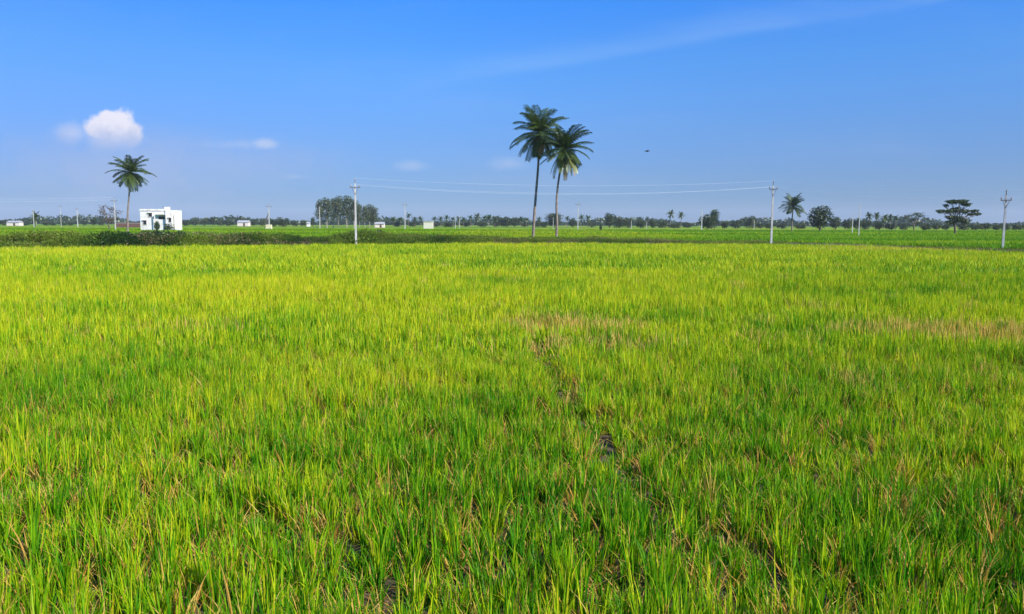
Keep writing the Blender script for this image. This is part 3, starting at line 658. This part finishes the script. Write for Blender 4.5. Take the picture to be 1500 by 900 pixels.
# ------------------------------------------------------------------ buildings
WHITE = simple('white_plaster', (0.78,0.77,0.75), 0.85, 0.08, 0.8, (0.60,0.56,0.50))
PINK = simple('weathered_plaster', (0.70,0.60,0.54), 0.85, 0.15, 1.5)
DARK = simple('glass_and_opening_shade', (0.03,0.035,0.045), 0.2, 0.2, 2)  # pane glass; also the painted shade of the veranda opening
WOOD = simple('door_wood', (0.12,0.07,0.04), 0.7, 0.3, 5)
ROOFM = simple('roof_sheet', (0.36,0.36,0.37), 0.5, 0.1, 2)
RED = simple('red_brick', (0.15,0.08,0.065), 0.9, 0.3, 6)
CREAM = simple('cream_plaster', (0.58,0.56,0.44), 0.85, 0.1, 1)
def house():
    Y = 168.0; a = W(206, 335, Y); b = W(258.5, 335, Y); w = b.x-a.x; top = W(230, 309, Y).z; zg = ZF-0.1; h = top-zg
    t = thing('white_house', 'white flat-roofed village house below the lone palm', 'house', ((a.x+b.x)/2, Y, zg), 0.0)
    wl = w*0.70; x0 = -w/2
    mb = MB(); mb.box((x0+wl/2, 3, h/2), (wl,6,h)); 
    mw = obj('wall', mb, WHITE, t)
    mb = MB(); mb.box((x0+wl/2, 3, h+0.06), (wl+0.25,6.25,0.12)); mb.box((x0+wl/2,0.02,h+0.24),(wl,0.14,0.26)); mb.box((x0+0.05,3,h+0.24),(0.14,5.8,0.26)); obj('parapet', mb, WHITE, t)
    mb = MB(); hb = h*1.03; mb.box((x0+wl+0.85, 2.2, hb/2), (w-wl-0.9-0.0,5.0,hb)); obj('wing', mb, WHITE, t)
    mb = MB(); mb.box((x0+wl-0.1, 1.4, h*1.0+0.45), (0.7,1.2,0.75)); obj('stair_head', mb, WHITE, t)
    mb = MB(); mb.box((w/2-0.24, 1.0, h*0.42), (0.48,1.6,h*0.84)); obj('side_pier', mb, WHITE, t)
    def win(cx, cz, ww, hh, yy=0.0):
        fm = MB()
        for sx in (-1,1): fm.box((cx+sx*(ww/2+0.04), yy-0.03, cz), (0.08,0.1,hh+0.16))
        for sz in (-1,1): fm.box((cx, yy-0.03, cz+sz*(hh/2+0.04)), (ww,0.1,0.08))
        f = obj('window', fm, PINK, t); pm = MB(); pm.box((cx, yy-0.012, cz), (ww,0.03,hh)); obj('pane', pm, DARK, f)
        sm = MB(); sm.box((cx, yy-0.14, cz+hh/2+0.16), (ww+0.3,0.28,0.07)); obj('sunshade', sm, WHITE, t)
    win(x0+2.15, h*0.79, 0.75, 0.7); win(x0+0.95, h*0.42, 0.7, 0.8); win(x0+wl+1.1, h*0.55, 0.55, 0.8, -0.30)
    mb = MB(); mb.box((x0+4.5, -0.012, h*0.66), (1.3,0.04,0.6)); obj('veranda_opening_shade', mb, DARK, t)  # dark slab on the solid wall, coloured as the opening's inner shade
    mb = MB(); mb.box((x0+4.5, -0.35, h*0.83), (2.6,0.7,0.12)); mb.box((x0+3.3,-0.62,h*0.45),(0.16,0.16,h*0.72)); mb.box((x0+5.7,-0.62,h*0.45),(0.16,0.16,h*0.72)); obj('veranda', mb, WHITE, t)
    d = MB(); d.box((x0+3.3, -0.02, 1.0), (0.9,0.06,2.0)); d = obj('door', d, WOOD, t)
    mb = MB(); mb.tube([(x0+4.0,2,h+0.1),(x0+4.0,2,h+1.1)], 0.03, 5); obj('roof_mast', mb, STEEL, t)
house()
def shed(name, label, x0, x1, top, bot, Y, wm, rm, pitched=True, cat='shed', door=True):
    a = W(x0, bot, Y); b = W(x1, bot, Y); tp = W(x0, top, Y).z; w = b.x-a.x; zg = ZF-0.05; h = tp-zg; dp = w*0.6
    t = thing(name, label, cat, ((a.x+b.x)/2, Y, zg)); hw = h*(0.66 if pitched else 0.96)
    mb = MB(); mb.box((0,dp/2,hw/2), (w*0.94,dp,hw)); obj('wall', mb, wm, t)
    mb = MB()
    if pitched:
        e = w*0.02; V = [(-w/2,-0.3,hw+.01),(w/2,-0.3,hw+.01),(w/2,dp+.3,hw+.01),(-w/2,dp+.3,hw+.01),(-w/2+e,dp/2,h),(w/2-e,dp/2,h)]
        mb.add(V, [(0,1,5,4),(2,3,4,5),(0,4,4,3),(1,2,5,5),(0,3,2,1)][:2]); mb.add(V, [(3,2,1,0)]); mb.add([V[0],V[4],V[3],((V[0][0]+V[3][0])/2,dp/2,hw+.01)], [(0,1,2,3)]); mb.add([V[1],V[5],V[2],((V[1][0]),dp/2,hw+.01)], [(0,3,2,1)])
    else: mb.box((0,dp/2,h*0.98), (w,dp+0.4,h*0.05))
    obj('roof', mb, rm, t)
    if door: mb = MB(); mb.box((w*0.12,-0.02,hw*0.4), (min(1.0,w*0.2),0.06,hw*0.8)); obj('door', mb, WOOD, t)
shed('field_hut', 'small cream box hut in the field before the palm row', 620, 634.5, 324.5, 333, 270, CREAM, CREAM, False, 'hut', False)
shed('farm_shed', 'low shed with pale roof below the right end of the small clump', 549, 563, 325.5, 332, 330, PINK, ROOFM)
shed('farm_shed', 'low long shed with white roof at the left edge', 9, 28, 323.5, 329, 400, PINK, ROOFM)
shed('farm_shed', 'distant shed with white roof between the white house and braced pole', 347, 364, 323, 328, 430, PINK, ROOFM)
shed('farm_shed', 'tiny distant shed left of the grove', 449, 454, 325.2, 330, 400, WHITE, ROOFM, True, 'shed', False)
Yw = 290.0; a = W(168, 327, Yw); b = W(205, 327, Yw); t = thing('brick_wall', 'low red brick wall left of the white house', 'wall', ((a.x+b.x)/2, Yw, ZF-0.05)); hh = W(168, 327, Yw).z-ZF
mb = MB(); mb.box((0,0,hh/2), (b.x-a.x,0.25,hh)); obj('brickwork', mb, RED, t)
mb = MB(); mb.box((0,0,hh+0.043), (b.x-a.x+0.1,0.34,0.08)); obj('coping', mb, PINK, t)

# ------------------------------------------------------------------ bird
rng = np.random.RandomState(1); p = W(948, 222, 60); mb = MB()
mb.tube([(-0.17,0,0.0),(-0.12,0,0.01),(0,0,0.0),(0.1,0,0.02),(0.17,0,0.035),(0.2,0,0.03)], [0.008,0.03,0.045,0.03,0.022,0.004], 8)
for s in (-1,1):
    V = [(0.06,s*0.02,0.03),(-0.05,s*0.02,0.03),(0.09,s*0.16,0.09),(-0.03,s*0.17,0.08),(0.0,s*0.34,0.05),(-0.03,s*0.33,0.045)]
    mb.add(V, [(0,1,3,2),(2,3,5,4)]); 
mb.add([(-0.14,-0.02,0),(-0.14,0.02,0),(-0.26,0.05,0.0),(-0.26,-0.05,0.0)], [(0,1,2,3)])
tag(obj('bird', mb, simple('feathers', (0.03,0.03,0.035), 0.7), None, p), 'small dark bird gliding high right of the palm pair', 'bird')

# ------------------------------------------------------------------ haze
HZ = 0.00014
mb = MB(); mb.box((0, 1500, 40-0.6), (9000, 6000, 82)); hz = obj('haze', mb); tag(hz, 'thin pale haze over the whole plain', 'haze', None, 'stuff')
m = bpy.data.materials.new('haze'); m.use_nodes = True; nt = m.node_tree; nt.nodes.clear()
v = nt.nodes.new('ShaderNodeVolumePrincipled'); v.inputs['Color'].default_value = (0.80,0.88,1.0,1); v.inputs['Density'].default_value = HZ; v.inputs['Anisotropy'].default_value = 0.0
o = nt.nodes.new('ShaderNodeOutputMaterial'); nt.links.new(v.outputs[0], o.inputs['Volume']); hz.data.materials.append(m)

# ------------------------------------------------------------------ light
SUN_AZ = R_(128)      # clockwise from +Y: behind the camera, to the right
SUN_EL = R_(38)
sd = Vector((math.sin(SUN_AZ)*math.cos(SUN_EL), math.cos(SUN_AZ)*math.cos(SUN_EL), math.sin(SUN_EL)))
sl = bpy.data.lights.new('sun', 'SUN'); sl.energy = 5.0; sl.angle = R_(0.5); sl.color = (1.0, 0.94, 0.82)
so = bpy.data.objects.new('sun', sl); col.objects.link(so); so.rotation_euler = sd.to_track_quat('Z', 'Y').to_euler(); so.location = sd*200
w = bpy.data.worlds.new('World'); SC.world = w; w.use_nodes = True; w.node_tree.nodes.clear(); t = NT(w.node_tree)
sky = t.new('ShaderNodeTexSky', sky_type='NISHITA', sun_disc=False); sky.sun_elevation = SUN_EL; sky.sun_rotation = SUN_AZ
sky.air_density = 1.0; sky.dust_density = 0.6; sky.ozone_density = 3.0
tc = t.new('ShaderNodeTexCoord'); D = tc.outputs['Generated']; sp = t.new('ShaderNodeSeparateXYZ'); t.link(D, sp.inputs[0])
el = sp.outputs[2]
grade = t.ramp(t.mapr(el, 0.0, 0.36, 0, 1, False), [(0.0,(0.41,0.725,1.30)),(0.09,(0.413,0.709,1.34)),(0.16,(0.45,0.737,1.38)),(0.23,(0.475,0.79,1.45)),(0.30,(0.485,0.86,1.54)),(0.42,(0.50,1.0,1.75)),(0.53,(0.47,1.10,1.93)),(0.72,(0.30,1.13,2.3)),(1.0,(0.22,1.2,2.7))])
base = t.mix(1.0, sky.outputs[0], grade, 'MULTIPLY')
base = t.mix(t.mapr(sp.outputs[0], -0.55, -0.05, 1, 0), base, t.mix(1.0, base, (0.93,0.87,0.90), 'MULTIPLY'))
# clouds, laid out by compass direction
iy = t.math('DIVIDE', 1.0, t.math('MAXIMUM', sp.outputs[1], 0.05))
U = t.math('MULTIPLY', sp.outputs[0], iy); Vv = t.math('MULTIPLY', sp.outputs[2], iy)
cb = t.new('ShaderNodeCombineXYZ'); t.link(U, cb.inputs[0]); t.link(Vv, cb.inputs[1]); UV = cb.outputs[0]
front = t.math('GREATER_THAN', sp.outputs[1], 0.1)
def uv(px, py): q = W(px, py, 1.0); return q.x, q.z-CH
nA = t.noise(UV, 26, 6, 0.6); nB = t.noise(UV, 75, 6, 0.65)
wob = t.math('ADD', t.math('MULTIPLY', t.math('SUBTRACT', nA, 0.5), 1.1), t.math('MULTIPLY', t.math('SUBTRACT', nB, 0.5), 0.65))
def puff(px, py, rx, ry, soft=0.5):
    u, v_ = uv(px, py); a = t.math('DIVIDE', t.math('SUBTRACT', U, u), rx/F); b = t.math('DIVIDE', t.math('SUBTRACT', Vv, v_), ry/F)
    r = t.math('SQRT', t.math('ADD', t.math('MULTIPLY', a, a), t.math('MULTIPLY', b, b)))
    return t.mapr(t.math('ADD', r, wob), 1.0+soft*0.3, 1.0-soft, 0, 1)
def mx(*a):
    r = a[0]
    for q in a[1:]: r = t.math('MAXIMUM', r, q)
    return r
cum = mx(puff(172,186,30,29,.30), puff(146,188,26,20,.35), puff(190,198,22,22,.35), puff(162,174,20,15,.3), puff(165,208,48,20,.8), puff(160,208,44,22,.9), t.math('MULTIPLY', puff(106,198,28,17,1.0), 0.6))
cum = t.math('MULTIPLY', cum, t.mapr(Vv, uv(0,232)[1], uv(0,188)[1], 0.06, 1.0))
wisp = mx(t.math('MULTIPLY', puff(388,211,22,9,.9), 0.50), t.math('MULTIPLY', puff(604,243,26,9,1.0), 0.30), t.math('MULTIPLY', puff(350,212,50,7,1.0), 0.2), t.math('MULTIPLY', puff(745,240,30,11,1.0), 0.25), t.math('MULTIPLY', puff(432,259,20,4,1.0), 0.2))
veil = mx(t.math('MULTIPLY', puff(190,245,200,60,1.0), 0.38), t.math('MULTIPLY', puff(330,240,190,40,1.0), 0.26), t.math('MULTIPLY', puff(820,265,150,20,1.0), 0.10))
# long faint streak rising to the right
(u0,v0),(u1,v1) = uv(610,128), uv(1440,-12)
sl_ = (v1-v0)/(u1-u0)
dist = t.math('SUBTRACT', Vv, t.math('ADD', v0, t.math('MULTIPLY', t.math('SUBTRACT', U, u0), sl_)))
dist = t.math('ADD', dist, t.math('MULTIPLY', t.math('SUBTRACT', t.noise(UV, 5, 3), 0.5), 0.014))
low_ = t.mapr(dist, -0.009, 0.003, 0, 1); hi_ = t.mapr(dist, 0.002, 0.036, 1, 0)
mpn = t.new('ShaderNodeMapping'); mpn.inputs['Scale'].default_value = (3, 14, 1); mpn.inputs['Rotation'].default_value = (0,0,-0.2); t.link(UV, mpn.inputs[0])
streak = t.math('MULTIPLY', t.math('MULTIPLY', low_, hi_), t.mapr(U, u0-0.05, u0+0.10, 0, 1))
streak = t.math('MULTIPLY', streak, t.math('MULTIPLY', t.mapr(t.noise(mpn.outputs[0], 1.6, 4), 0.25, 0.7, 0.25, 1), 0.135))
thin = t.math('MULTIPLY', t.mapr(t.noise(mpn.outputs[0], 0.7, 5, 0.6), 0.45, 0.8), 0.09)
def over(b_, m_, c_): return t.mix(t.math('MULTIPLY', m_, front), b_, c_)
K = 10.5
c = over(base, veil, (0.50*K,0.54*K,0.72*K)); c = over(c, thin, (0.55*K,0.66*K,0.90*K)); c = over(c, streak, (0.60*K,0.80*K,1.0*K)); c = over(c, wisp, (0.70*K,0.76*K,0.92*K))
ccol = t.mix(t.mapr(t.math('ADD', Vv, t.math('ADD', t.math('MULTIPLY', t.math('SUBTRACT', nA, 0.5), 0.05), t.math('MULTIPLY', t.math('SUBTRACT', nB, 0.5), 0.04))), uv(0,212)[1], uv(0,168)[1]), (0.62*K,0.66*K,0.86*K), (1.02*K,0.97*K,1.02*K))
c = over(c, t.math('MULTIPLY', cum, 0.85), ccol)
bg = t.new('ShaderNodeBackground'); t.link(c, bg.inputs[0]); bg.inputs[1].default_value = 0.058
o = t.new('ShaderNodeOutputWorld'); t.link(bg.outputs[0], o.inputs[0])

# ------------------------------------------------------------------ render settings
SC.view_settings.view_transform = 'Standard'; SC.view_settings.look = 'None'; SC.view_settings.exposure = 0.65; SC.view_settings.gamma = 1
cy = SC.cycles; cy.max_bounces = 7; cy.diffuse_bounces = 3; cy.transmission_bounces = 5; cy.volume_bounces = 0; cy.transparent_max_bounces = 8
cy.use_denoising = True
